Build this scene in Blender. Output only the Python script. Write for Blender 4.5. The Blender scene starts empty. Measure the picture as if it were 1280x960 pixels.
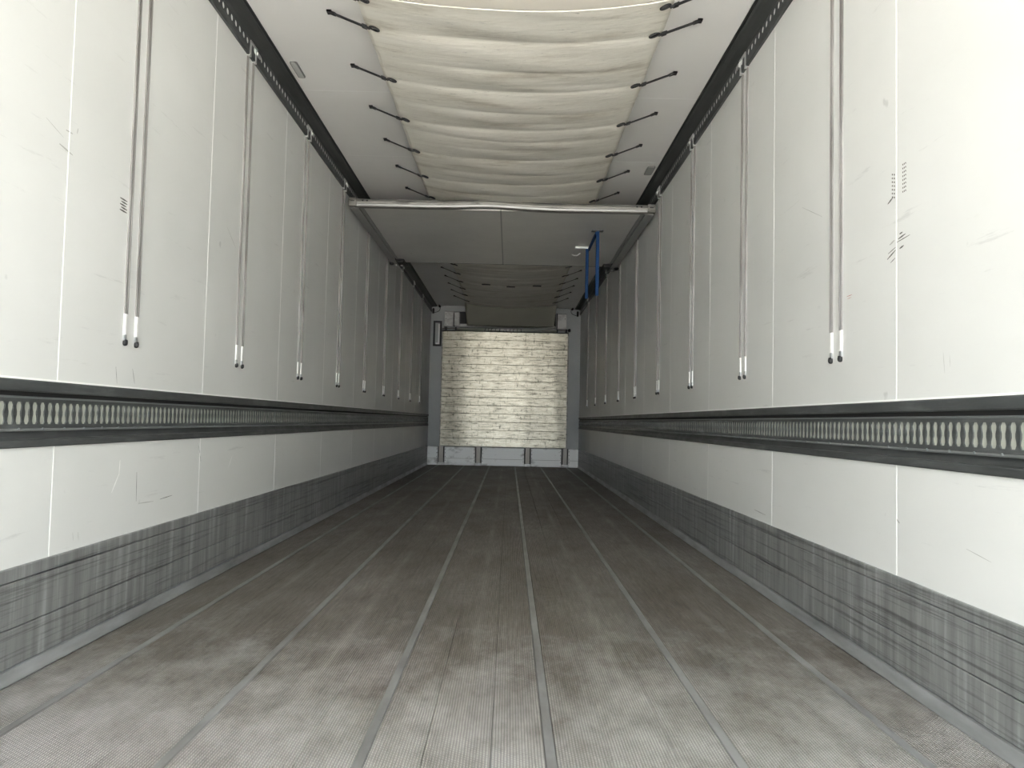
import bpy, bmesh, math, random
from mathutils import Vector, Matrix
random.seed(7)
S = bpy.context.scene
C = S.collection

# ------------------------------------------------------------------ camera
F_PX, PITCH, YAW, ROLL = 981.27, 0.0473644, 0.00226798, 0.0225386
CAM = Vector((0.0957, 0.0, 0.7342))
fw = Vector((math.sin(YAW)*math.cos(PITCH), math.cos(YAW)*math.cos(PITCH), math.sin(PITCH)))
r0 = Vector((math.cos(YAW), -math.sin(YAW), 0)); u0 = r0.cross(fw)
rt = math.cos(ROLL)*r0 + math.sin(ROLL)*u0
up = -math.sin(ROLL)*r0 + math.cos(ROLL)*u0
cd = bpy.data.cameras.new('camera'); cam = bpy.data.objects.new('camera', cd); C.objects.link(cam)
cd.sensor_width = 36; cd.lens = F_PX/1280*36; cd.clip_start = 0.02; cd.clip_end = 500
m = Matrix((rt, up, -fw)).transposed().to_4x4(); m.translation = CAM
cam.matrix_world = m
S.camera = cam

# ------------------------------------------------------------------ world, light, exposure
w = bpy.data.worlds.new('sky'); S.world = w; w.use_nodes = True
bg = w.node_tree.nodes['Background']
bg.inputs['Color'].default_value = (0.89, 0.955, 1.0, 1)       # bright overcast sky
bg.inputs['Strength'].default_value = 4.0
sl = bpy.data.lights.new('sun', 'SUN'); sl.energy = 46; sl.angle = math.radians(3); sl.color = (1, .965, .91)
sun = bpy.data.objects.new('sun', sl); C.objects.link(sun)      # high hazy sun ahead of the trailer: lights the yard, not the inside
sun.rotation_euler = Vector((.25, -.50, -.85)).to_track_quat('-Z', 'Y').to_euler()
S.view_settings.view_transform = 'Standard'; S.view_settings.look = 'None'
S.view_settings.gamma = 1; S.view_settings.use_curve_mapping = False
S.view_settings.exposure = 1.32
S.cycles.max_bounces = 16; S.cycles.diffuse_bounces = 10; S.cycles.glossy_bounces = 6
S.cycles.use_denoising = True

# ------------------------------------------------------------------ measures (metres)
W = 1.23            # half width
Y0, Y1 = -0.95, 12.84
H = 2.60
JOINT0, JSTEP = 2.30, 1.086
ROD0, ROD_STEP = 2.722, 1.097

# ------------------------------------------------------------------ materials
def mat(name, col, rough=0.5, metal=0.0, spec=0.5):
    M = bpy.data.materials.new(name); M.use_nodes = True
    b = M.node_tree.nodes['Principled BSDF']
    b.inputs['Base Color'].default_value = (*col, 1); b.inputs['Roughness'].default_value = rough
    b.inputs['Metallic'].default_value = metal; b.inputs['Specular IOR Level'].default_value = spec
    return M
class NT:
    def __init__(s, M):
        s.t = M.node_tree; s.b = s.t.nodes['Principled BSDF']
    def n(s, typ, **kw):
        nd = s.t.nodes.new(typ)
        for k, v in kw.items():
            if k.startswith('_'): setattr(nd, k[1:], v)
            else: nd.inputs[k.replace('__', ' ')].default_value = v
        return nd
    def l(s, a, b): s.t.links.new(a, b)
    def coords(s, scale=(1, 1, 1)):
        # object coordinates shifted to the object's place so that alike pieces differ
        g = s.n('ShaderNodeNewGeometry'); mp = s.n('ShaderNodeMapping'); mp.inputs['Scale'].default_value = scale
        s.l(g.outputs['Position'], mp.inputs['Vector']); return mp.outputs['Vector']
    def noise(s, scale=(1, 1, 1), sc=1.0, det=4, rough=.55):
        nz = s.n('ShaderNodeTexNoise', Scale=sc, Detail=det, Roughness=rough); s.l(s.coords(scale), nz.inputs['Vector'])
        return nz.outputs['Fac']
    def ramp(s, fac, stops):
        r = s.n('ShaderNodeValToRGB'); e = r.color_ramp.elements
        while len(e) < len(stops): e.new(0.5)
        for el, (p, c) in zip(e, stops):
            el.position = p; el.color = (*c, 1) if len(c) == 3 else c
        s.l(fac, r.inputs['Fac']); return r.outputs['Color']
    def mix(s, fac, a, b, mode='MIX'):
        x = s.n('ShaderNodeMix', _data_type='RGBA', _blend_type=mode)
        for sock, v in ((x.inputs[0], fac), (x.inputs[6], a), (x.inputs[7], b)):
            if isinstance(v, (int, float)): sock.default_value = v
            elif isinstance(v, tuple): sock.default_value = (*v, 1)
            else: s.l(v, sock)
        return x.outputs[2]
    def math(s, op, a, b=0.0):
        x = s.n('ShaderNodeMath', _operation=op)
        for i, v in enumerate((a, b)):
            if isinstance(v, (int, float)): x.inputs[i].default_value = v
            else: s.l(v, x.inputs[i])
        return x.outputs[0]
    def bump(s, h, strength=.3, dist=.002):
        bn = s.n('ShaderNodeBump', Strength=strength, Distance=dist); s.l(h, bn.inputs['Height']); s.l(bn.outputs['Normal'], s.b.inputs['Normal'])
    def col(s, c): s.l(c, s.b.inputs['Base Color'])
    def rough(s, lo, hi, fac):
        mr = s.n('ShaderNodeMapRange'); mr.inputs['To Min'].default_value = lo; mr.inputs['To Max'].default_value = hi
        s.l(fac, mr.inputs['Value']); s.l(mr.outputs['Result'], s.b.inputs['Roughness'])

g3 = lambda v: (v, v, v)
# white coated wall sheet: faint smudges and drawn-out scratches
M_WALL = mat('white_wall_sheet', (.76, .765, .74), .38)
t = NT(M_WALL)
sm = t.ramp(t.noise((.6, .6, 1.2), 1.6, 5), [(.35, (.66, .667, .648)), (.7, (.71, .716, .698))])
scr = t.ramp(t.noise((1, 1.1, 14), 2.3, 6, .7), [(.63, g3(1)), (.70, g3(.86))])
sp = t.ramp(t.noise((1, 1, 1), 9, 3, .5), [(.73, g3(1)), (.78, g3(.8))])
t.col(t.mix(1.0, t.mix(1.0, sm, scr, 'MULTIPLY'), sp, 'MULTIPLY'))
t.rough(.28, .48, t.noise((1, 1, 1), 3, 3))
t.bump(t.noise((1, 1, 1), 2.2, 2), .25, .004)
M_CEIL = mat('white_ceiling_sheet', (.74, .735, .715), .42)
t = NT(M_CEIL); t.col(t.ramp(t.noise((1, 1, 1), 1.5, 4), [(.3, (.77, .76, .74)), (.75, (.83, .82, .80))]))
M_SEAL = mat('white_sealant_and_hole_glint', (.90, .90, .88), .5)
M_GREYWALL = mat('grey_bulkhead_coating', (.42, .44, .44), .5)
t = NT(M_GREYWALL); t.col(t.ramp(t.noise((1, 1, 1), 2.5, 4), [(.3, (.39, .41, .41)), (.75, (.46, .475, .47))]))
M_WHITEPAINT = mat('off_white_paint', (.72, .72, .70), .45)
t = NT(M_WHITEPAINT); t.col(t.ramp(t.noise((1, 1, 1.5), 6, 5), [(.32, (.45, .44, .42)), (.5, (.72, .72, .70))]))
M_BASE = mat('white_coated_aluminium', (.80, .80, .78), .42, .15)
t = NT(M_BASE); t.col(t.ramp(t.noise((1, 1, 1.5), 6, 5), [(.32, (.5, .49, .47)), (.45, (.82, .82, .80))]))
# dark anodised rails
M_RAIL = mat('dark_grey_rail', (.085, .09, .09), .42, .35)
t = NT(M_RAIL)
t.col(t.ramp(t.noise((1, .6, 5), 5, 6, .65), [(.3, (.055, .06, .06)), (.55, (.09, .096, .096)), (.75, (.17, .18, .18))]))
t.rough(.3, .55, t.noise((1, 1, 1), 12, 3))
M_RAILEDGE = mat('worn_rail_edge', (.26, .28, .28), .35, .6)
M_BLACK = mat('black_rubber', (.012, .012, .013), .55)
M_DARK = mat('dark_gap', (.02, .02, .02), .8)
M_TRACK = mat('dark_ceiling_track', (.05, .053, .052), .55, 0, .35)
t = NT(M_TRACK); t.col(t.ramp(t.noise((1, .5, 1), 3, 5), [(.3, (.04, .043, .042)), (.75, (.075, .08, .078))]))
M_BACK = mat('pale_foam_backing', (.34, .35, .305), .5)
# scuffed aluminium kick plate
M_KICK = mat('scuffed_kick_plate', (.2, .21, .21), .42, .55)
t = NT(M_KICK)
vs = t.noise((1, 16, .9), 1.8, 5, .6)
hs = t.noise((1, .5, 30), 2.2, 6, .7)
base = t.ramp(vs, [(.3, (.25, .258, .255)), (.55, (.36, .37, .365)), (.72, (.52, .54, .55))])
t.col(t.mix(1.0, base, t.ramp(hs, [(.36, g3(.45)), (.48, g3(1.0)), (.64, g3(1.0)), (.72, g3(1.35))]), 'MULTIPLY'))
t.rough(.32, .55, hs)
M_SKIRT = mat('bright_skirting_profile', (.50, .52, .53), .35, .6)
t = NT(M_SKIRT); t.col(t.ramp(t.noise((1, .6, 3), 5, 5), [(.3, (.32, .33, .33)), (.7, (.58, .60, .61))]))
M_STEEL = mat('galvanised_rod_steel', (.46, .44, .43), .5, .45)
t = NT(M_STEEL); t.col(t.ramp(t.noise((6, 6, .8), 3, 4), [(.35, (.17, .158, .15)), (.7, (.36, .345, .335))]))
M_SLEEVE = mat('white_plastic_sleeve', (.85, .85, .83), .4)
M_COLLAR = mat('grey_collar', (.40, .41, .42), .35, .7)
M_BRIGHT = mat('bright_zinc', (.72, .73, .72), .32, .75)
# floor
M_FLOOR = mat('ribbed_floor_aluminium', (.30, .28, .26), .5, .35)
t = NT(M_FLOOR)
gp = t.n('ShaderNodeNewGeometry'); sx = t.n('ShaderNodeSeparateXYZ'); t.l(gp.outputs['Position'], sx.inputs['Vector'])
X, Y = sx.outputs['X'], sx.outputs['Y']
dirt = t.ramp(t.noise((1.6, .55, 1), 1.9, 7, .62), [(.28, (.125, .107, .086)), (.52, (.185, .168, .146)), (.74, (.27, .252, .228))])
fine = t.ramp(t.noise((40, 3, 1), 2.0, 6, .7), [(.3, g3(.68)), (.7, g3(1.28))])
# worn lighter runs between the bars
ph = t.math('ABSOLUTE', t.math('SUBTRACT', t.math('FRACT', t.math('ADD', t.math('DIVIDE', X, .43), 100.5)), .5))
ph = t.math('MULTIPLY', ph, .43)
band = t.math('SUBTRACT', 1.0, t.math('SMOOTH_MIN', 1.0, t.math('DIVIDE', ph, .026)))
wear = t.math('MULTIPLY', band, t.math('MULTIPLY', t.ramp(t.noise((.9, .35, 1), 2.6, 5), [(.42, g3(0)), (.62, g3(1))]), .45))
c1 = t.mix(1.0, dirt, fine, 'MULTIPLY')
c2 = t.mix(wear, c1, (.42, .40, .37))
# pale dust trodden in near the doors, in ragged patches
near = t.n('ShaderNodeMapRange'); near.inputs['From Min'].default_value = 3.4; near.inputs['From Max'].default_value = 1.2
t.l(Y, near.inputs['Value'])
dn = t.math('ADD', t.math('MULTIPLY', near.outputs['Result'], .55), t.noise((1.4, .8, 1), 4.2, 10, .74))
dust = t.ramp(dn, [(.66, g3(0)), (.98, g3(1))])
c3 = t.mix(t.math('MULTIPLY', dust, .8), c2, (.47, .46, .445))
rib = t.math('SINE', t.math('MULTIPLY', X, 2*math.pi/.0068))
crs = t.math('SINE', t.math('ADD', t.math('MULTIPLY', Y, 2*math.pi/.0115), t.math('MULTIPLY', X, 2*math.pi/.017)))
pat = t.math('MULTIPLY', t.math('MULTIPLY', t.math('ADD', rib, .6), t.math('ADD', crs, 1.3)), t.math('MULTIPLY', t.noise((90, 45, 1), 1.0, 2), 2.0))
t.col(t.mix(1.0, c3, t.ramp(t.math('ADD', t.math('MULTIPLY', pat, .16), .45), [(.25, g3(.62)), (.75, g3(1.42))]), 'MULTIPLY'))  # rib tops lightened, hollows darkened in colour: dirt plus painted sparkle
t.bump(pat, .8, .0014)
t.rough(.38, .62, t.noise((2, 1, 1), 3, 4))
M_BAR = mat('flat_floor_bar', (.3, .3, .3), .42, .5)
t = NT(M_BAR); t.col(t.ramp(t.noise((3, 1.0, 1), 3, 5), [(.3, (.20, .198, .188)), (.7, (.38, .385, .385))]))
# duct cloth
M_CLOTH = mat('cream_duct_tarpaulin', (.74, .70, .60), .62, 0, .3)
t = NT(M_CLOTH)
stain = t.ramp(t.noise((1.0, 4.5, 1), 1.7, 7, .68), [(.33, (.55, .51, .43)), (.45, (.76, .73, .65)), (.7, (.83, .805, .735))])
fleck = t.ramp(t.noise((2.5, 11, 1), 5, 5, .75), [(.62, g3(1)), (.72, g3(.55))])
t.col(t.mix(1.0, stain, fleck, 'MULTIPLY'))
t.bump(t.noise((3, 14, 1), 2.2, 4), .5, .006)
M_CURTAIN = mat('olive_grey_duct_curtain', (.33, .325, .27), .8, 0, .2)
M_PANEL = mat('grey_partition_panel', (.62, .615, .585), .42)
t = NT(M_PANEL)
t.col(t.mix(1.0, t.ramp(t.noise((1, 1, 1), 1.6, 5), [(.3, (.56, .555, .525)), (.7, (.66, .655, .625))]),
            t.ramp(t.noise((3, 8, 1), 3, 5, .7), [(.66, g3(1)), (.73, g3(.55))]), 'MULTIPLY'))
M_FRAME = mat('grey_partition_frame', (.30, .305, .295), .4, .4)
M_ALUBAR = mat('worn_aluminium_bar', (.62, .60, .55), .45, .3)
t = NT(M_ALUBAR); t.col(t.ramp(t.noise((1.2, 8, 8), 3, 6, .7), [(.36, (.06, .056, .05)), (.48, (.22, .212, .195)), (.75, (.32, .31, .285))]))
M_BLUE = mat('blue_painted_steel', (.004, .042, .145), .6, 0, .25)
# brushed aluminium planks of the bulkhead, brushed across
M_PLANK = mat('brushed_aluminium_plank', (.4, .4, .37), .33, .9)
t = NT(M_PLANK)
ca = t.ramp(t.noise((2.2, 1, 14), 3.0, 8, .75), [(.34, (.07, .063, .05)), (.45, (.29, .272, .222)), (.62, (.41, .385, .318)), (.8, (.52, .495, .415))])
cb = t.ramp(t.noise((11, 1, 4.0), 2.6, 8, .8), [(.36, g3(.30)), (.45, g3(1)), (.66, g3(1)), (.72, g3(1.5))])
t.col(t.mix(1.0, ca, cb, 'MULTIPLY'))
t.rough(.26, .38, t.noise((2, 1, 8), 3, 4))
t.b.inputs['Anisotropic Rotation'].default_value = .25
t.b.inputs['Anisotropic'].default_value = .85
tg = t.n('ShaderNodeTangent', _direction_type='RADIAL', _axis='Z'); t.l(tg.outputs['Tangent'], t.b.inputs['Tangent'])
t.bump(t.noise((1.25, 1, .10), 1.6, 2, .35), .6, .020)
M_ROLLER = mat('polished_roller', (.80, .79, .75), .38, .9)
M_POST = mat('dull_steel_channel', (.26, .24, .22), .45, .6)
M_LAMPGLASS = mat('grey_lamp_lens', (.45, .46, .44), .25)
M_LAMPRIM = mat('grey_lamp_rim', (.16, .16, .155), .4)
M_SCUFF = mat('dark_scuff', (.10, .095, .09), .7)
M_SCUFFL = mat('faint_scuff', (.42, .42, .40), .6)
M_RED = mat('red_mark', (.45, .12, .10), .6)
M_GROUND = mat('yard_concrete', (.36, .345, .32), .9)
t = NT(M_GROUND); t.col(t.ramp(t.noise((1, 1, 1), .7, 6), [(.3, (.31, .295, .275)), (.7, (.41, .395, .37))]))
M_OUT = mat('trailer_outer_skin', (.7, .7, .7), .4)

# ------------------------------------------------------------------ mesh helpers
class MB:
    """collects shapes (world coordinates) and links them as one mesh object"""
    def __init__(s): s.v = []; s.f = []; s.sm = False
    def add(s, v, f):
        o = len(s.v); s.v += [tuple(p) for p in v]; s.f += [tuple(i+o for i in q) for q in f]; return s
    def box(s, x0, x1, y0, y1, z0, z1):
        x0, x1 = min(x0, x1), max(x0, x1)
        v = [(x, y, z) for z in (z0, z1) for y in (y0, y1) for x in (x0, x1)]
        return s.add(v, [(0, 2, 3, 1), (4, 5, 7, 6), (0, 1, 5, 4), (2, 6, 7, 3), (0, 4, 6, 2), (1, 3, 7, 5)])
    def extrude(s, prof, a0, a1, axis='y'):
        """closed profile; axis y: points (x,z); x: (y,z); z: (x,y)"""
        n = len(prof); P = {'y': lambda p, a: (p[0], a, p[1]), 'x': lambda p, a: (a, p[0], p[1]), 'z': lambda p, a: (p[0], p[1], a)}[axis]
        v = [P(p, a0) for p in prof] + [P(p, a1) for p in prof]
        f = [(i, (i+1) % n, n+(i+1) % n, n+i) for i in range(n)] + [tuple(range(n-1, -1, -1)), tuple(range(n, 2*n))]
        return s.add(v, f)
    def tube(s, pts, r, n=8, caps=True, rs=None):
        pts = [Vector(p) for p in pts]; rings = []
        o = len(s.v)
        for i, p in enumerate(pts):
            d = (pts[min(i+1, len(pts)-1)] - pts[max(i-1, 0)]).normalized()
            a = d.orthogonal().normalized() if i == 0 else (a - d*a.dot(d)).normalized()
            b = d.cross(a); rr = rs[i] if rs else r
            s.v += [tuple(p + rr*(math.cos(2*math.pi*k/n)*a + math.sin(2*math.pi*k/n)*b)) for k in range(n)]
        for i in range(len(pts)-1):
            for k in range(n):
                s.f.append((o+i*n+k, o+i*n+(k+1) % n, o+(i+1)*n+(k+1) % n, o+(i+1)*n+k))
        if caps:
            s.f.append(tuple(o+k for k in range(n-1, -1, -1))); s.f.append(tuple(o+(len(pts)-1)*n+k for k in range(n)))
        return s
    def disc(s, c, r, axis, h, n=10):
        c = Vector(c); d = {'x': Vector((1, 0, 0)), 'y': Vector((0, 1, 0)), 'z': Vector((0, 0, 1))}[axis]
        return s.tube([c - d*h/2, c + d*h/2], r, n)
    def torus(s, c, R, r, nrm, n=14, k=6, sx=1.0, ax=None):
        c = Vector(c); nrm = Vector(nrm).normalized(); a = Vector(ax).normalized() if ax else nrm.orthogonal().normalized(); b = nrm.cross(a)
        o = len(s.v)
        for i in range(n):
            th = 2*math.pi*i/n; rad = math.cos(th)*a*sx + math.sin(th)*b
            for j in range(k):
                ps = 2*math.pi*j/k
                s.v.append(tuple(c + R*rad + r*(math.cos(ps)*rad.normalized() + math.sin(ps)*nrm)))
        for i in range(n):
            for j in range(k):
                s.f.append((o+i*k+j, o+((i+1) % n)*k+j, o+((i+1) % n)*k+(j+1) % k, o+i*k+(j+1) % k))
        return s
    def build(s, name, M, parent=None, smooth=False, bevel=0, loc=None):
        me = bpy.data.meshes.new(name)
        org = Vector(loc) if loc is not None else (world_loc(parent) if parent else Vector((0, 0, 0)))
        me.from_pydata([tuple(Vector(p)-org) for p in s.v], [], s.f); me.update()
        bm = bmesh.new(); bm.from_mesh(me)
        if bevel: bmesh.ops.bevel(bm, geom=bm.edges[:], offset=bevel, segments=1, affect='EDGES', clamp_overlap=True)
        bmesh.ops.recalc_face_normals(bm, faces=bm.faces[:])
        bm.to_mesh(me); bm.free()
        if smooth:
            for pl in me.polygons: pl.use_smooth = True
        me.materials.append(M)
        o = bpy.data.objects.new(name, me); C.objects.link(o)
        if parent: o.parent = parent; o.location = org - world_loc(parent)
        else: o.location = org
        return o
def world_loc(o):
    v = Vector((0, 0, 0))
    while o is not None: v = v + o.location; o = o.parent
    return v
def thing(name, label, cat, loc, group=None):
    o = bpy.data.objects.new(name, None); C.objects.link(o); o.location = loc; o.empty_display_size = .1
    return tag(o, label, cat, group)
def tag(o, label=None, cat=None, group=None, kind=None):
    if label: o['label'] = label
    if cat: o['category'] = cat
    if group: o['group'] = group
    if kind: o['kind'] = kind
    return o
def struct(o, label, cat): return tag(o, label, cat, None, 'structure')
def copy_mesh(src, parent, loc, name=None):
    o = src.copy(); C.objects.link(o); o.parent = parent; o.location = Vector(loc) - (world_loc(parent) if parent else Vector((0, 0, 0)))
    return o
def copy_tree(o, parent, loc=None):
    c = o.copy(); C.objects.link(c); c.parent = parent
    if loc is not None: c.location = loc
    for ch in list(o.children): copy_tree(ch, c)
    return c

# ------------------------------------------------------------------ the setting
struct(MB().box(-60, 60, -80, 60, -1.5, -1.3).build('ground', M_GROUND), 'grey concrete yard outside the open trailer doors', 'ground')

# floor: slab, ribbed boards, flat bars
fl = struct(MB().box(-1.31, 1.31, Y0, Y1+.1, -.16, -.02).build('floor', M_DARK), 'ribbed grey aluminium trailer floor with lengthwise flat bars', 'floor')
BARS = [-1.045, -.617, -.209, .203, .617, 1.035]
HB = .0115
edges = [-W]
for b in BARS:
    edges += [('b', b)]
cuts = [-1.045, -.617, -.209, .203, .617, 1.035]
lo = -W + .002
for i, b in enumerate(cuts + [None]):
    hi = (b - HB - .001) if b is not None else W - .002
    seams = []
    if 0 < i < 6: seams = [lo + .12, hi - .12]
    xs = [lo] + seams + [hi]
    for a, c in zip(xs[:-1], xs[1:]):
        MB().box(a + .0008, c - .0008, Y0, Y1, -.02, 0).build('floor_board', M_FLOOR, fl)
    if b is not None:
        MB().extrude([(b-HB, -.02), (b+HB, -.02), (b+HB, .0008), (b+HB-.002, .002), (b-HB+.002, .002), (b-HB, .0008)], Y0, Y1).build('flat_bar', M_BAR, fl)
        lo = b + HB + .001

# walls
joints = [JOINT0 + JSTEP*k for k in range(-3, 12)]
ycuts = [Y0] + [j for j in joints if Y0 + .05 < j < Y1 - .05] + [Y1]
BAND0, BAND1, KICK = .632, .818, .312
walls = {}
for side, s, lab in (('left', -1, 'left'), ('right', 1, 'right')):
    wl = struct(MB().box(s*1.268, s*1.33, Y0, Y1+.1, -.16, 2.72).build('wall_'+side, M_OUT),
                f'long white sheet-clad side wall on the {lab} of the trailer', 'wall')
    walls[s] = wl
    for z0, z1 in ((BAND1, 2.60), (KICK - .01, BAND0)):
        protos = {}
        for a, b in zip(ycuts[:-1], ycuts[1:]):
            key = round(b - a, 4)
            if key in protos:
                copy_mesh(protos[key], wl, (0, a, 0))
            else:
                protos[key] = MB().box(s*W, s*1.268, a + .0025, b - .0025, z0, z1).build('wall_panel', M_WALL, wl, loc=(0, a, 0))
        first = None
        for j in ycuts[1:-1]:
            if first is None:
                first = MB().box(s*(W - .0006), s*1.262, j - .0025, j + .0025, z0, z1 - .09*(z0 > .5)).build('joint_strip', M_SEAL, wl, loc=(0, j, 0))
            else: copy_mesh(first, wl, (0, j, 0))
    # white lip above the load rail
    MB().box(s*(W - .003), s*1.25, Y0, Y1, BAND1, BAND1 + .006).build('rail_lip', M_SEAL, wl)

# baseboards: three extruded kick boards and a bright chamfered skirting
for side, s in (('left', -1), ('right', 1)):
    bb = struct(MB().box(s*1.232, s*1.268, Y0, Y1, 0, KICK - .012).build('baseboard_'+side, M_DARK),
                f'scuffed dark aluminium kick plate along the foot of the {side} wall', 'kick plate')
    for z0, z1 in ((.275, .312), (.150, .2725), (.046, .1475)):
        MB().extrude([(s*1.232, z0), (s*1.2245, z0), (s*1.2225, z0+.003), (s*1.2225, z1-.003), (s*1.2245, z1), (s*1.232, z1)], Y0, Y1).build('kick_board', M_KICK, bb)
    MB().extrude([(s*1.232, .001), (s*1.219, .001), (s*1.216, .006), (s*1.219, .022), (s*1.2215, .040), (s*1.232, .044)], Y0, Y1).build('skirting', M_SKIRT, bb)

# ceiling
ce = struct(MB().box(-1.33, 1.33, Y0, Y1+.1, 2.625, 2.72).build('ceiling', M_OUT), 'white sheet ceiling of the trailer', 'ceiling')
cj = [4.413 + 1.1*k for k in range(-4, 8)]
cc = [Y0] + [j for j in cj if Y0 + .05 < j < Y1 - .05] + [Y1]
pr = {}
for a, b in zip(cc[:-1], cc[1:]):
    key = round(b-a, 4)
    if key in pr: copy_mesh(pr[key], ce, (0, a, 0))
    else: pr[key] = MB().box(-1.268, 1.268, a + .002, b - .002, H, 2.625).build('ceiling_panel', M_CEIL, ce, loc=(0, a, 0))
first = None
for j in cc[1:-1]:
    if first is None: first = MB().box(-1.25, 1.25, j-.002, j+.002, H-.0005, 2.62).build('joint_strip', M_SEAL, ce, loc=(0, j, 0))
    else: copy_mesh(first, ce, (0, j, 0))

# front wall of the trailer (far end)
wf = struct(MB().box(-1.33, 1.33, Y1, Y1+.1, -.16, 2.72).build('wall_front', M_GREYWALL), 'grey front wall at the far end of the trailer', 'wall')

# ------------------------------------------------------------------ load rails along the side walls
def slot_outline(n=7):
    """half widths along a bone-shaped slot, from z .695 to .757"""
    z0, z1 = .696, .757; pts = []
    for i in range(n+1):
        u = i/n; z = z0 + (z1-z0)*u
        wd = .0128 - .0048*math.exp(-((u-.5)/.17)**2)
        if i in (0, n): wd = .008
        elif i in (1, n-1): wd = .0126
        pts.append((wd, z))
    return pts
SO = slot_outline()
PITCH_S = .036
for s, sd in ((-1, 'left'), (1, 'right')):
    X0 = s*W
    lr = thing('load_rail', f'dark grey slotted load-securing rail running along the {sd} wall at knee height', 'rail', (s*1.24, 6, .632))
    d = lambda mm: s*(W - mm/1000)
    # flanges above and below
    MB().extrude([(d(-30), .786), (d(5), .786), (d(7), .789), (d(7), .814), (d(5), .818), (d(-30), .818)], Y0, Y1).build('upper_flange', M_RAIL, lr)
    MB().extrude([(d(-30), .632), (d(5), .632), (d(7), .636), (d(6), .652), (d(3), .655), (d(-30), .655)], Y0, Y1).build('lower_flange', M_RAIL, lr)
    MB().box(d(-14), d(-36), Y0, Y1, .655, .786).build('channel', M_DARK, lr)  # near-black colour paints in the shade of the recess around the plate
    MB().extrude([(d(-14), .655), (d(-2), .656), (d(-9), .676), (d(-14), .676)], Y0, Y1).build('lower_groove', M_RAIL, lr)
    MB().extrude([(d(-10), .676), (d(5), .677), (d(6), .680), (d(2), .684), (d(-10), .685)], Y0, Y1).build('ridge', M_RAILEDGE, lr)
    MB().extrude([(d(-10), .767), (d(1), .767), (d(2), .770), (d(-1), .773), (d(-10), .773)], Y0, Y1).build('upper_ridge', M_RAILEDGE, lr)
    # slotted plate: cells with a bone-shaped hole, front face and hole walls
    mb = MB(); zb, zt = .684, .768
    ncell = int((Y1 - Y0)/PITCH_S)
    xf, xb = d(0), d(-3.5)
    for c in range(ncell):
        yc = Y0 + (c+.5)*PITCH_S; ya, yb = yc - PITCH_S/2, yc + PITCH_S/2
        for sg, ye in ((-1, ya), (1, yb)):
            inner = [(yc + sg*wd, z) for wd, z in SO]
            o = len(mb.v)
            n = len(inner)
            for (yy, z) in inner: mb.v.append((xf, yy, z))
            for (yy, z) in inner: mb.v.append((xf, ye, z))
            for (yy, z) in inner: mb.v.append((xb, yy, z))
            for i in range(n-1):
                mb.f.append((o+i, o+i+1, o+n+i+1, o+n+i)); mb.f.append((o+i, o+i+1, o+2*n+i+1, o+2*n+i))
        o = len(mb.v); a = SO[0]; b = SO[-1]
        mb.v += [(xf, ya, zb), (xf, yb, zb), (xf, yb, a[1]), (xf, yc+a[0], a[1]), (xf, yc-a[0], a[1]), (xf, ya, a[1]), (xb, yc+a[0], a[1]), (xb, yc-a[0], a[1])]
        mb.f += [(o, o+1, o+2, o+3, o+4, o+5), (o+3, o+4, o+7, o+6)]
        o = len(mb.v)
        mb.v += [(xf, ya, zt), (xf, yb, zt), (xf, yb, b[1]), (xf, yc+b[0], b[1]), (xf, yc-b[0], b[1]), (xf, ya, b[1]), (xb, yc+b[0], b[1]), (xb, yc-b[0], b[1])]
        mb.f += [(o, o+1, o+2, o+3, o+4, o+5), (o+3, o+4, o+7, o+6)]
    mb.build('slotted_plate', M_RAIL, lr)
    MB().box(d(-3.6), d(-14), Y0, Y1, .685, .767).build('slot_backing', M_BACK, lr)
    # rivet heads on the lower ridge
    rv = MB()
    for k in range(int((Y1-Y0)/.108)):
        rv.disc((d(5), Y0+.05+k*.108, .6835), .0028, 'x', .004, 6)
    rv.build('rivet', M_RAILEDGE, lr)['kind'] = 'stuff'

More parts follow.
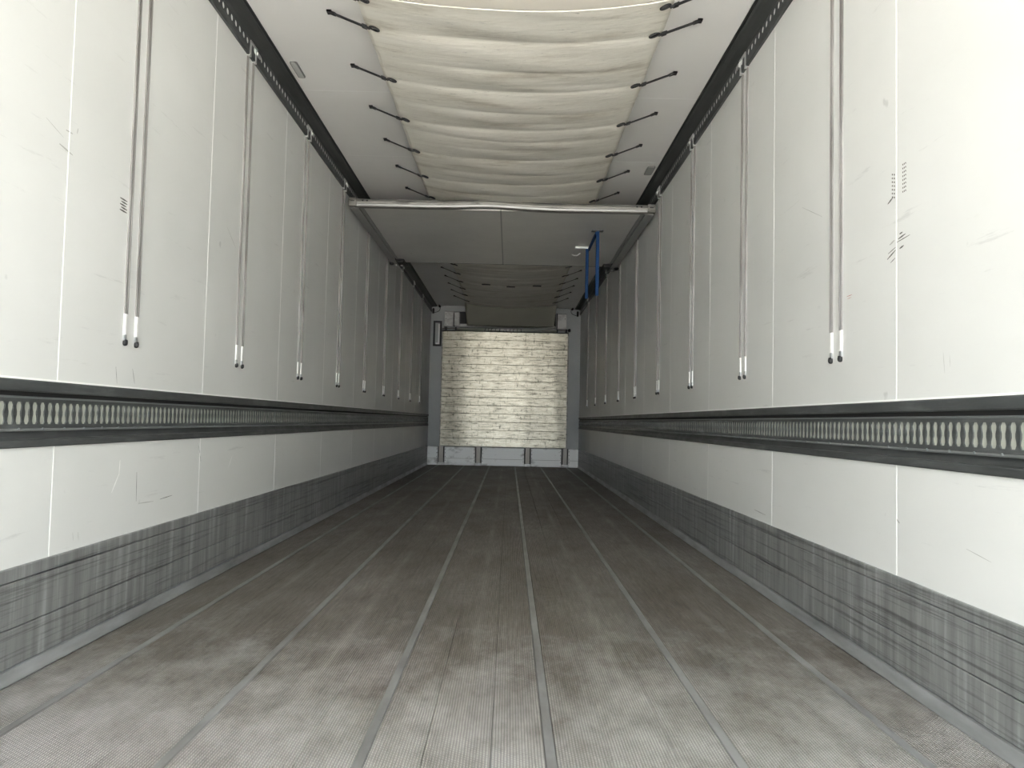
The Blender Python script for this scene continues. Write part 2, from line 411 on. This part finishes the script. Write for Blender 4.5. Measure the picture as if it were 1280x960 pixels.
# ------------------------------------------------------------------ perforated ceiling rails
HP = .0535
for s, sd in ((-1, 'left'), (1, 'right')):
    cr = thing('ceiling_rail', f'black perforated rail in the corner between ceiling and {sd} wall', 'rail', (s*1.22, 6, 2.5))
    MB().extrude([(s*1.2295, 2.500), (s*1.219, 2.500), (s*1.216, 2.504), (s*1.216, 2.528), (s*1.2295, 2.530)], Y0, Y1).build('lower_flange', M_RAIL, cr)
    mb = MB(); zb, zt, zc, hr = 2.528, 2.578, 2.553, .0150; xf, xb = s*1.216, s*1.2185
    n = 12
    for c in range(int((Y1-Y0)/HP)):
        yc = Y0 + (c+.5)*HP; hy = HP/2
        ring = [(math.cos(2*math.pi*(k+.5)/n), math.sin(2*math.pi*(k+.5)/n)) for k in range(n)]
        o = len(mb.v)
        for (a, b) in ring: mb.v.append((xf, yc+hr*a, zc+hr*b))
        for (a, b) in ring: mb.v.append((xb, yc+hr*a, zc+hr*b))
        for (a, b) in ring:
            q = max(abs(a), abs(b)); aa, bb = a/q, b/q
            mb.v.append((xf, yc+hy*aa, zc + (bb*(zt-zc) if bb > 0 else bb*(zc-zb))))
        for k in range(n):
            k2 = (k+1) % n
            mb.f.append((o+k, o+k2, o+2*n+k2, o+2*n+k)); mb.f.append((o+k, o+k2, o+n+k2, o+n+k))
    mb.build('perforated_plate', M_RAIL, cr)
    MB().box(s*1.2186, s*1.2295, Y0, Y1, 2.53, 2.578).build('hole_glint_strip', M_SEAL, cr)  # white strip paints in the sky light caught by the holes
    # hollow sloping cover up to the ceiling
    MB().extrude([(s*1.2295, 2.578), (s*1.214, 2.578), (s*1.205, 2.584), (s*1.178, 2.588), (s*1.150, 2.586), (s*1.143, 2.590), (s*1.143, 2.5995), (s*1.2295, 2.5995)], Y0, Y1).build('cover', M_TRACK, cr)
    MB().box(s*1.130, s*1.143, Y0, Y1, 2.594, 2.5998).build('edge_seal', M_BLACK, cr)

# ------------------------------------------------------------------ rod pairs hanging down the walls
ORD = ['first', 'second', 'third', 'fourth', 'fifth', 'sixth', 'seventh', 'eighth', 'ninth']
def make_rod_pair(s):
    org = Vector((s*W, ROD0, .962))
    root = thing('rod_pair', '', 'rods', org, 'steel rod pairs on the side walls')
    for dy in (-.04, .04):
        y = ROD0 + dy; xw = s*W; hw = .0095
        # open steel channel: flat front with rolled edges
        prof = [(xw, y-hw), (xw - s*.0060, y-hw), (xw - s*.0065, y-hw+.001), (xw - s*.0065, y-.0055), (xw - s*.0012, y-.0045), (xw - s*.0012, y+.0045), (xw - s*.0065, y+.0055), (xw - s*.0065, y+hw-.001), (xw - s*.0060, y+hw), (xw, y+hw)]
        rod = MB().extrude(prof, 1.072, 2.568, 'z').build('rod', M_STEEL, root)
        prof2 = [(xw, y-.0085), (xw - s*.0042, y-.0085), (xw - s*.0062, y-.004), (xw - s*.0062, y+.004), (xw - s*.0042, y+.0085), (xw, y+.0085)]
        MB().extrude(prof2, 1.000, 1.072, 'z').build('sleeve', M_SLEEVE, rod)
        MB().extrude([(a*1.0 - s*.001*(abs(a) < W-.001), b) for a, b in prof2], .980, 1.000, 'z').build('collar', M_COLLAR, rod)
        tip = MB(); cx = xw - s*.0045
        tip.tube([(cx, y, .983), (cx, y, .975), (cx, y, .968), (cx, y, .9635), (cx, y, .962)], .009, 10, True, [.0078, .0095, .009, .006, .002])
        tip.build('tip', M_BLACK, rod, smooth=True)
    # bridge and bolted tab at the top
    br = MB().box(s*W - s*.0005, s*W - s*.019, ROD0-.052, ROD0+.052, 2.560, 2.572).box(s*W, s*W - s*.016, ROD0-.050, ROD0-.030, 2.495, 2.566).box(s*W, s*W - s*.016, ROD0+.030, ROD0+.050, 2.495, 2.566)
    b = br.build('bridge', M_BRIGHT, root)
    MB().box(s*1.217, s*1.208, ROD0+.048, ROD0+.092, 2.540, 2.558).build('tab', M_BRIGHT, b)
    return root
for s, sd in ((-1, 'left'), (1, 'right')):
    pr = make_rod_pair(s)
    for k in range(9):
        o = pr if k == 0 else copy_tree(pr, None, (s*W, ROD0 + ROD_STEP*k, .962))
        o['label'] = f'{ORD[k]} pair of steel rods with white sleeves on the {sd} wall, counted from the doors' if k else f'nearest pair of steel rods with white sleeves on the {sd} wall'

# ------------------------------------------------------------------ cloth air duct under the ceiling
DC, DHW = .078, .680          # centre and half width
GR_Y = [3.265] + [3.527 + .545*k for k in range(17)]
GR_Y = [y for y in GR_Y if y < 11.9]
def duct_z(u, y):
    e = 1-u*u
    z = 2.534 - .058*e**.8
    # tension folds: creased at each strap, bellied between, a lesser crease half way
    ph = (y - 3.527)/.545 + .02*math.sin(2.3*u+y)
    fr = ph - math.floor(ph); k = math.floor(ph)
    z -= .019*math.sin(math.pi*fr**.8)**.55*(.25+.75*e)
    c2 = .45 + .14*math.sin(k*2.1+.7) + .05*u
    z += .009*math.exp(-abs(fr-c2)/.06)*e
    z += .005*math.exp(-abs(fr-c2-.28)/.05)*e*(.5+.5*math.sin(3*u+k))
    z += .0025*math.sin(23*y-5*u+1.3)*e
    pin = math.exp(-((fr if fr < .5 else fr-1)/.07)**2)*math.exp(-((1-abs(u))/.14)**2)
    z += .003*pin
    return z
NX, YA, YB = 56, 3.225, 11.90
NY = int((YB-YA)/.013)
ad = thing('air_duct', 'long cream tarpaulin air duct strapped below the ceiling along the middle', 'air duct', (DC, 6, 2.45))
mb = MB()
for j in range(NY+1):
    y = YA + (YB-YA)*j/NY
    for i in range(NX+1):
        u = -1 + 2*i/NX
        scal = .002*math.cos(2*math.pi*((y-3.527)/.545))       # edge scalloped a little towards the straps
        x = DC + (DHW + scal)*u
        mb.v.append((x, y, duct_z(u, y)))
for j in range(NY):
    for i in range(NX):
        a = j*(NX+1)+i; mb.f.append((a, a+1, a+NX+2, a+NX+1))
cl = mb.build('cloth', M_CLOTH, ad, smooth=True)
sd_ = cl.modifiers.new('thick', 'SOLIDIFY'); sd_.thickness = .0025
# hem at the near mouth
mb = MB()
mb.tube([(DC + DHW*(-1+2*i/40), YA, duct_z(-1+2*i/40, YA)-.001) for i in range(41)], .002, 6)
mb.build('hem', M_CLOTH, ad, smooth=True)
# straps: webbing, clip at the ceiling, hook in the eyelet
def strap(y, sg):
    xe = DC + sg*.644; xm = DC + sg*.852; ze, zm = duct_z(.945, y) - .006, H - .006
    A, B = Vector((xm, y, zm)), Vector((xe + sg*.045, y, ze + .010))
    dv = (B-A).normalized(); sv = Vector((0, 1, 0)); nv = dv.cross(sv)
    def flat(P, Q, wd, th):
        v = [p + a*sv*wd/2 + b*nv*th/2 for p in (P, Q) for a, b in ((-1, -1), (1, -1), (1, 1), (-1, 1))]
        return v, [(0, 1, 2, 3), (7, 6, 5, 4), (0, 4, 5, 1), (1, 5, 6, 2), (2, 6, 7, 3), (3, 7, 4, 0)]
    st = MB().add(*flat(A, B, .021, .004)).build('strap', M_BLACK, ad)
    mbk = MB().torus(Vector((xe, y, ze)), .0135, .0052, nv, 14, 6, 1.7, dv)
    mbk.add(*flat(B - dv*.012, B + dv*.012, .030, .009))
    mbk.add(*flat(B, B + dv*.028, .010, .008))
    mbk.build('hook', M_BLACK, st)
    an = MB().add(*flat(A - dv*.012, A + dv*.030, .026, .008))
    an.box(xm-.010, xm+.010, y-.013, y+.013, H-.012, H)
    an.tube([A + dv*.02 + sv*.004, A + dv*.035 - sv*.014], .003, 5)
    an.build('anchor', M_BLACK, st)
for y in GR_Y:
    for sg in (-1, 1): strap(y, sg)
# tape patches seen near the far end
for (x, y) in ((-.24, 9.95), (.075, 10.05), (.41, 10.0)):
    u = (x-DC)/DHW; z = duct_z(u, y)
    MB().box(x-.055, x+.055, y-.03, y+.03, z-.010, z-.004).build('patch', M_BLACK, ad)
# curtain dropping from the duct to the cooling unit
mb = MB(); nu, nv_ = 40, 16
for j in range(nv_+1):
    v = j/nv_
    for i in range(nu+1):
        u = -1+2*i/nu
        zt = duct_z(u, 11.9) - .002; zb = 2.215 + .012*u*u
        hw = .70 - .015*v
        y = 11.895 + .38*v**.8 - .05*math.sin(math.pi*v)*(1-u*u) + .010*math.sin(9*u+4*v)
        mb.v.append((DC + hw*u, y, zt + (zb-zt)*v))
for j in range(nv_):
    for i in range(nu):
        a = j*(nu+1)+i; mb.f.append((a, a+1, a+nu+2, a+nu+1))
cu = mb.build('curtain', M_CURTAIN, ad, smooth=True)
cu.modifiers.new('thick', 'SOLIDIFY').thickness = .003

# ------------------------------------------------------------------ partition panel stowed under the ceiling
PY0, PY1, PZ = 6.17, 8.30, 2.402
pp = thing('partition_panel', 'grey bulkhead partition panel folded up flat below the ceiling behind an aluminium bar', 'partition', (0, 7.2, PZ))
for a, b in ((-1.102, -.016), (-.004, 1.102)):
    MB().box(a, b, PY0, PY1, PZ, PZ+.05).build('panel', M_PANEL, pp)
MB().box(-.016, -.004, PY0, PY1, PZ+.0015, PZ+.05).build('centre_joint', M_FRAME, pp)
MB().box(-.004, .012, PY0, PY1, PZ-.0012, PZ+.0005).build('joint_strip', M_PANEL, pp)
MB().box(-1.10, 1.10, PY1, PY1+.012, PZ-.001, PZ+.05).build('rear_edge', M_BLACK, pp)
for s in (-1, 1):
    fr = MB().extrude([(s*1.104, PZ+.05), (s*1.104, PZ-.004), (s*1.125, PZ-.004), (s*1.128, PZ+.006), (s*1.136, PZ+.006), (s*1.139, PZ-.008), (s*1.206, PZ-.008), (s*1.209, PZ+.006), (s*1.217, PZ+.006), (s*1.219, PZ+.05)], PY0, PY1+.22)
    f = fr.build('side_frame', M_FRAME, pp)
    c = MB().box(s*1.045, s*1.135, PY1-.17, PY1+.16, PZ-.012, PZ+.075).box(s*1.055, s*1.12, PY1-.13, PY1+.10, PZ-.030, PZ-.012).build('carriage', M_BLACK, pp)
    MB().disc((s*1.09, PY1+.02, PZ-.033), .014, 'z', .01).build('bolt', M_BRIGHT, c)
    MB().tube([(s*1.20, PY1+.02, PZ-.03), (s*1.20, PY1+.02, PZ-.012), (s*1.20, PY1+.02, PZ+.0)], .026, 10, True, [.018, .028, .02]).build('knob', M_BLACK, pp, smooth=True)
    MB().disc((s*1.165, PY1+.12, PZ-.012), .013, 'z', .012).build('bolt', M_BRIGHT, f)
# front bar, slightly bent, with a dark groove
def bar_part(name, M, prof):
    mb = MB(); n = len(prof); N = 48; L = 1.165
    for i in range(N+1):
        x = -L + 2*L*i/N
        dz = .014*math.exp(-((x+.10)/.26)**2) - .004*math.exp(-((x-.45)/.3)**2)
        mb.v += [(x, y, z+dz) for y, z in prof]
    for i in range(N):
        for k in range(n):
            mb.f.append((i*n+k, i*n+(k+1) % n, (i+1)*n+(k+1) % n, (i+1)*n+k))
    mb.f.append(tuple(range(n))); mb.f.append(tuple(N*n+k for k in range(n-1, -1, -1)))
    return mb.build(name, M, pp)
by = PY0
b1 = bar_part('front_bar', M_ALUBAR, [(by, 2.468), (by-.030, 2.466), (by-.046, 2.456), (by-.052, 2.440), (by-.050, 2.424), (by, 2.424)])
bar_part('bar_groove', M_FRAME, [(by, 2.424), (by-.040, 2.424), (by-.036, 2.408), (by, 2.408)])
bar_part('bar_foot', M_ALUBAR, [(by, 2.408), (by-.044, 2.408), (by-.046, 2.400), (by, 2.398)])
for s in (-1, 1):
    e = MB().box(s*1.150, s*1.212, by-.056, by-.004, 2.400, 2.468).build('end_bracket', M_ALUBAR, pp, bevel=.004)
    for k in (0, 1): MB().disc((s*(1.10-.035*k), by-.050, 2.446), .007, 'y', .008).build('bolt', M_BLACK, b1)
    MB().box(s*1.165, s*1.195, by-.060, by-.050, 2.438, 2.444).build('slit', M_BLACK, e)
MB().tube([(.68, 7.72, PZ-.001), (.70, 7.70, PZ-.016), (.73, 7.69, PZ-.018), (.755, 7.66, PZ-.001)], .006, 6).build('cord_loop', M_SEAL, pp, smooth=True)

# blue hanging frame under the partition
bf = thing('blue_frame', 'blue steel frame with two posts hanging below the grey partition panel', 'frame', (.80, 7.05, 1.83))
for y, x, zb in ((6.74, .826, 1.835), (7.40, .800, 1.912)):
    MB().box(x-.014, x+.014, y-.014, y+.014, zb, PZ-.008).build('post', M_BLUE, bf, bevel=.002)
MB().box(.772, .872, 6.715, 6.765, PZ-.008, PZ).build('top_plate', M_RAIL, bf)
MB().box(.685, .835, 7.375, 7.43, PZ-.016, PZ).build('top_plate', M_BRIGHT, bf)
v = MB(); v.add([(.806, 6.75, PZ-.030), (.824, 6.75, PZ-.030), (.824, 6.75, PZ-.008), (.806, 6.75, PZ-.008), (.805, 7.40, PZ-.034), (.823, 7.40, PZ-.034), (.823, 7.40, PZ-.012), (.805, 7.40, PZ-.012)],
               [(0, 1, 2, 3), (7, 6, 5, 4), (0, 4, 5, 1), (1, 5, 6, 2), (2, 6, 7, 3), (3, 7, 4, 0)])
v.build('connecting_bar', M_BLUE, bf)

# ------------------------------------------------------------------ far end: planked panel, base, cooling unit fittings
YP = 12.77
ap = thing('plank_panel', 'scratched aluminium plank panel covering the front wall', 'panel', (0, YP, .31))
MB().box(-1.03, 1.03, YP+.014, Y1-.004, .315, 2.178).build('backing', M_DARK, ap)
np_ = 14; z = .312; top = 2.184
hs_ = [.1335]*13; hs_.append(top - .312 - sum(hs_))
for h in hs_:
    MB().extrude([(YP+.014, z+.0013), (YP+.003, z+.0013), (YP, z+.0045), (YP, z+h-.0045), (YP+.003, z+h-.0013), (YP+.014, z+h-.0013)], -1.018, 1.018, 'x').build('plank', M_PLANK, ap)
    z += h
for s in (-1, 1):
    MB().box(s*1.018, s*1.036, YP-.004, Y1-.004, .312, top).build('edge_trim', M_ALUBAR, ap)

kb = thing('base_board', 'off-white base board with four steel channels at the foot of the front wall', 'base board', (0, 12.8, 0))
YB_ = 12.76
cx = [-1.0, -.396, .402, 1.006]
xs = [-1.226] + [v_ for c in cx for v_ in (c-.052, c+.052)] + [1.226]
for i in range(0, len(xs), 2):
    MB().box(xs[i], xs[i+1], YB_, Y1-.004, .003, .302).build('board', M_BASE, kb, bevel=.008)
for c in cx:
    MB().box(c-.052, c+.052, YB_+.004, Y1-.004, .003, .044).build('board_foot', M_BASE, kb)
    MB().box(c-.052, c+.052, YB_+.04, Y1-.004, .044, .302).build('recess', M_DARK, kb)
    ch = MB().extrude([(c-.034, YB_+.04), (c-.034, YB_-.004), (c+.034, YB_-.004), (c+.034, YB_+.04)], .046, .312, 'z').build('channel', M_POST, kb)
    for s in (-1, 1):
        for k in range(4):
            MB().disc((c + s*.068, YB_-.003, .08 + k*.06), .007, 'y', .008, 8).build('rivet', M_POST, ch)
MB().box(-1.22, 1.22, YB_-.003, YB_+.01, .112, .116).build('crease', M_POST, kb)

# roller bar above the planks
rb = thing('roller_bar', 'polished horizontal roller bar just above the aluminium planks', 'bar', (0, 12.74, 2.21))
MB().tube([(-.80, 12.74, 2.214), (.83, 12.74, 2.214)], .020, 16).build('tube', M_ROLLER, rb, smooth=True)
MB().box(-1.05, 1.03, 12.765, Y1, 2.186, 2.196).build('ledge', M_DARK, rb)
for x in (-.97, -.81, .84, .99):
    MB().box(x-.012, x+.012, 12.72, Y1, 2.19, 2.245).build('bracket', M_BLACK, rb)
MB().tube([(-1.04, 12.745, 2.222), (-.80, 12.745, 2.222)], .010, 8).build('rod_end', M_POST, rb, smooth=True)
MB().tube([(.83, 12.745, 2.228), (1.03, 12.745, 2.228)], .010, 8).build('rod_end', M_POST, rb, smooth=True)
MB().tube([(1.015, 12.73, 2.23), (1.03, 12.73, 2.23), (1.05, 12.73, 2.232), (1.06, 12.73, 2.232)], .026, 12, True, [.016, .027, .027, .016]).build('knob', M_BLACK, rb, smooth=True)
for k in range(11):     # made-up crimps in place of unreadable marks on the tube
    x = -.33 + k*.058 + random.uniform(-.01, .01); w_ = random.uniform(.006, .016)
    MB().torus((x, 12.74, 2.214), .021, .003+w_*.2, (1, random.uniform(-.5, .5), random.uniform(-.5, .5)), 12, 5).build('stand_in_crimp', M_POST if k % 2 else M_DARK, rb)

# cooling unit fittings left and right of the curtain
cuo = thing('cooling_unit', 'white cooling unit housing half hidden behind the duct curtain', 'cooling unit', (0, 12.8, 2.25))
MB().box(-1.00, .99, 12.76, Y1, 2.508, 2.597).build('header_plate', M_GREYWALL, cuo)
pl = MB().box(-1.00, -.855, 12.74, Y1, 2.258, 2.500).build('side_plate', M_WHITEPAINT, cuo, bevel=.004)
for zz in (2.29, 2.38, 2.46): MB().disc((-.975, 12.738, zz), .008, 'y', .006, 8).build('screw', M_POST, pl)
MB().box(-.853, -.838, 12.765, Y1, 2.262, 2.480).build('slit', M_BLACK, cuo)
MB().box(-.836, -.752, 12.70, Y1, 2.262, 2.485).build('lever_plate', M_WHITEPAINT, cuo, bevel=.010)
MB().box(-.76, .82, 12.80, Y1, 2.30, 2.506).build('air_opening', M_BLACK, cuo)
MB().box(-.76, .80, 12.735, Y1, 2.262, 2.302).build('drip_tray', M_WHITEPAINT, cuo, bevel=.004)
pr_ = MB().box(.846, .992, 12.74, Y1, 2.258, 2.492).build('side_plate', M_WHITEPAINT, cuo, bevel=.004)
MB().disc((.968, 12.738, 2.42), .008, 'y', .006, 8).build('screw', M_POST, pr_)
MB().box(.832, .844, 12.74, Y1, 2.26, 2.506).build('edge_post', M_BLACK, cuo)

# light unit in a black frame on the left pillar
wl_ = thing('pillar_lamp', 'narrow upright lamp in a black frame beside the aluminium planks', 'lamp', (-1.112, 12.83, 1.93))
x0, x1, z0, z1 = -1.184, -1.046, 1.935, 2.350
MB().box(x0, x0+.030, 12.80, Y1, z0, z1).box(x1-.030, x1, 12.80, Y1, z0, z1).box(x0+.03, x1-.03, 12.80, Y1, z0, z0+.03).box(x0+.03, x1-.03, 12.80, Y1, z1-.03, z1).build('frame', M_BLACK, wl_)
MB().box(x0+.030, x1-.030, 12.822, Y1, z0+.03, z1-.03).build('lens', M_LAMPGLASS, wl_)
MB().box(x1-.056, x1-.034, 12.812, 12.824, z0+.04, z1-.05).build('tube', M_SLEEVE, wl_)
MB().box(x0+.045, x1-.034, 12.812, 12.824, z0+.032, z0+.055).build('socket', M_SLEEVE, wl_)

# temperature probes with cable in the top corners
for s, sd in ((-1, 'left'), (1, 'right')):
    sn = thing('temperature_probe', f'small black probe with looped cable in the top {sd} corner of the front wall', 'probe', (s*1.19, 12.82, 2.47))
    xx = -1.192 if s < 0 else 1.178
    MB().tube([(xx, 12.82, 2.472), (xx, 12.82, 2.482), (xx, 12.82, 2.550), (xx, 12.82, 2.560)], .018, 10, True, [.012, .018, .018, .010]).build('body', M_BLACK, sn, smooth=True)
    pts = []
    for i in range(13):
        a = i/12
        pts.append((xx - s*(.02 + .09*math.sin(a*math.pi*.62)), 12.825, 2.49 + .105*a - .022*math.sin(a*math.pi)))
    MB().tube(pts, .0045, 6).build('cable', M_BLACK, sn, smooth=True)
    MB().tube([(s*1.085, 12.80, 2.585), (s*1.085, 12.76, 2.580), (s*1.085, 12.70, 2.583)], .018, 10).build('gland', M_BLACK, sn, smooth=True)

# ------------------------------------------------------------------ small ceiling lamps
def rrect(cx_, cy_, hx, hy, r, n=4):
    pts = []
    for (a, b, st) in ((1, 1, 0), (-1, 1, 90), (-1, -1, 180), (1, -1, 270)):
        for k in range(n+1):
            th = math.radians(st + 90*k/n); pts.append((cx_ + a*(hx-r) + r*math.cos(th), cy_ + b*(hy-r) + r*math.sin(th)))
    return pts
for x, y, hx, lab in ((-1.086, 4.145, .020, 'small grey ceiling lamp near the left rail'), (1.085, 5.69, .028, 'small grey ceiling lamp near the right rail')):
    lm = thing('ceiling_lamp', lab, 'lamp', (x, y, H))
    MB().extrude(rrect(x, y, hx, .098, .016), H-.006, H-.0002, 'z').build('rim', M_LAMPRIM, lm)
    MB().extrude(rrect(x, y, hx-.006, .091, .012), H-.0085, H-.004, 'z').build('lens', M_LAMPGLASS, lm)

# ------------------------------------------------------------------ scuffs and marks on the walls
def marks(s, name, segs, M):
    """segs: (y0,z0,y1,z1,width); one thin raised mark each"""
    mb = MB(); x = s*(W-.0004)
    for y0, z0, y1, z1, wd in segs:
        dy, dz = y1-y0, z1-z0; L = math.hypot(dy, dz) or 1; ny, nz = -dz/L*wd/2, dy/L*wd/2
        my, mz = (y0+y1)/2, (z0+z1)/2
        mb.add([(x, y0-ny*.5, z0-nz*.5), (x, my-ny, mz-nz), (x, y1-ny*.4, z1-nz*.4), (x, y1+ny*.4, z1+nz*.4), (x, my+ny, mz+nz), (x, y0+ny*.5, z0+nz*.5)], [(0, 1, 2, 3, 4, 5)])
    mb.build(name, M, walls[s])
marks(-1, 'scuff', [(2.612+.008*(k % 2), 1.456-.0098*k, 2.662-.006*(k == 2), 1.455-.0098*k, .0062) for k in range(5)], M_SCUFF)
marks(-1, 'scuff', [(2.28, 1.562, 2.315, 1.563, .005), (2.338, 1.572, 2.342, 1.590, .004), (2.18, 1.560, 2.27, 1.535, .002), (2.25, 1.51, 2.32, 1.50, .006)], M_SCUFFL)
marks(-1, 'scratch', [(2.635, .888, 2.648, .830, .0022), (2.752, .888, 2.772, .836, .0025), (2.818, .523, 2.823, .418, .003), (3.016, .407, 3.123, .412, .0025), (3.37, .60, 3.40, .53, .003)], M_SCUFF)
marks(-1, 'pale_line', [(2.693, .572, 2.690, .52, .006), (2.690, .525, 2.645, .465, .006), (3.78, .537, 3.733, .483, .005)], M_SEAL)  # flat pale lines on the lower left wall
marks(-1, 'scuff', [(3.6, 1.60, 3.72, 1.53, .003), (2.84, .409, 2.96, .405, .003), (2.42, .365, 2.425, .34, .002), (2.45, .362, 2.455, .335, .002)], M_SCUFFL)
marks(1, 'scuff', [(2.326-.012*c, 1.502-.0115*r-.004*c, 2.320-.012*c, 1.498-.0115*r-.004*c, .006) for r in range(7) for c in range(2)] + [(2.352, 1.418, 2.318, 1.430, .006)], M_SCUFF)
marks(1, 'scuff', [(2.262-.008*c, 1.512-.0115*r, 2.258-.008*c, 1.507-.0115*r, .005) for r in range(8) for c in range(3)], M_SCUFF)
marks(1, 'scuff', [(2.28, 1.309, 2.262, 1.311, .005), (2.288, 1.296, 2.245, 1.302, .005), (2.30, 1.288, 2.22, 1.293, .003), (2.28, 1.266, 2.255, 1.270, .006), (2.355, 1.249, 2.30, 1.268, .005), (2.35, 1.265, 2.30, 1.276, .003), (2.335, 1.235, 2.305, 1.244, .003)], M_SCUFF)
marks(1, 'scuff', [(2.34, 1.290, 2.31, 1.298, .006), (2.05, .94, 2.043, .885, .002), (2.02, .93, 2.017, .90, .0015), (3.625, .354, 3.467, .347, .004), (3.05, 1.60, 2.85, 1.51, .002), (2.30, .475, 2.28, .465, .006), (1.95, .445, 1.85, .43, .002)], M_SCUFFL)
marks(1, 'pen_mark', [(2.640, 1.181, 2.600, 1.182, .0022), (2.636, 1.173, 2.604, 1.174, .0015)], M_RED)
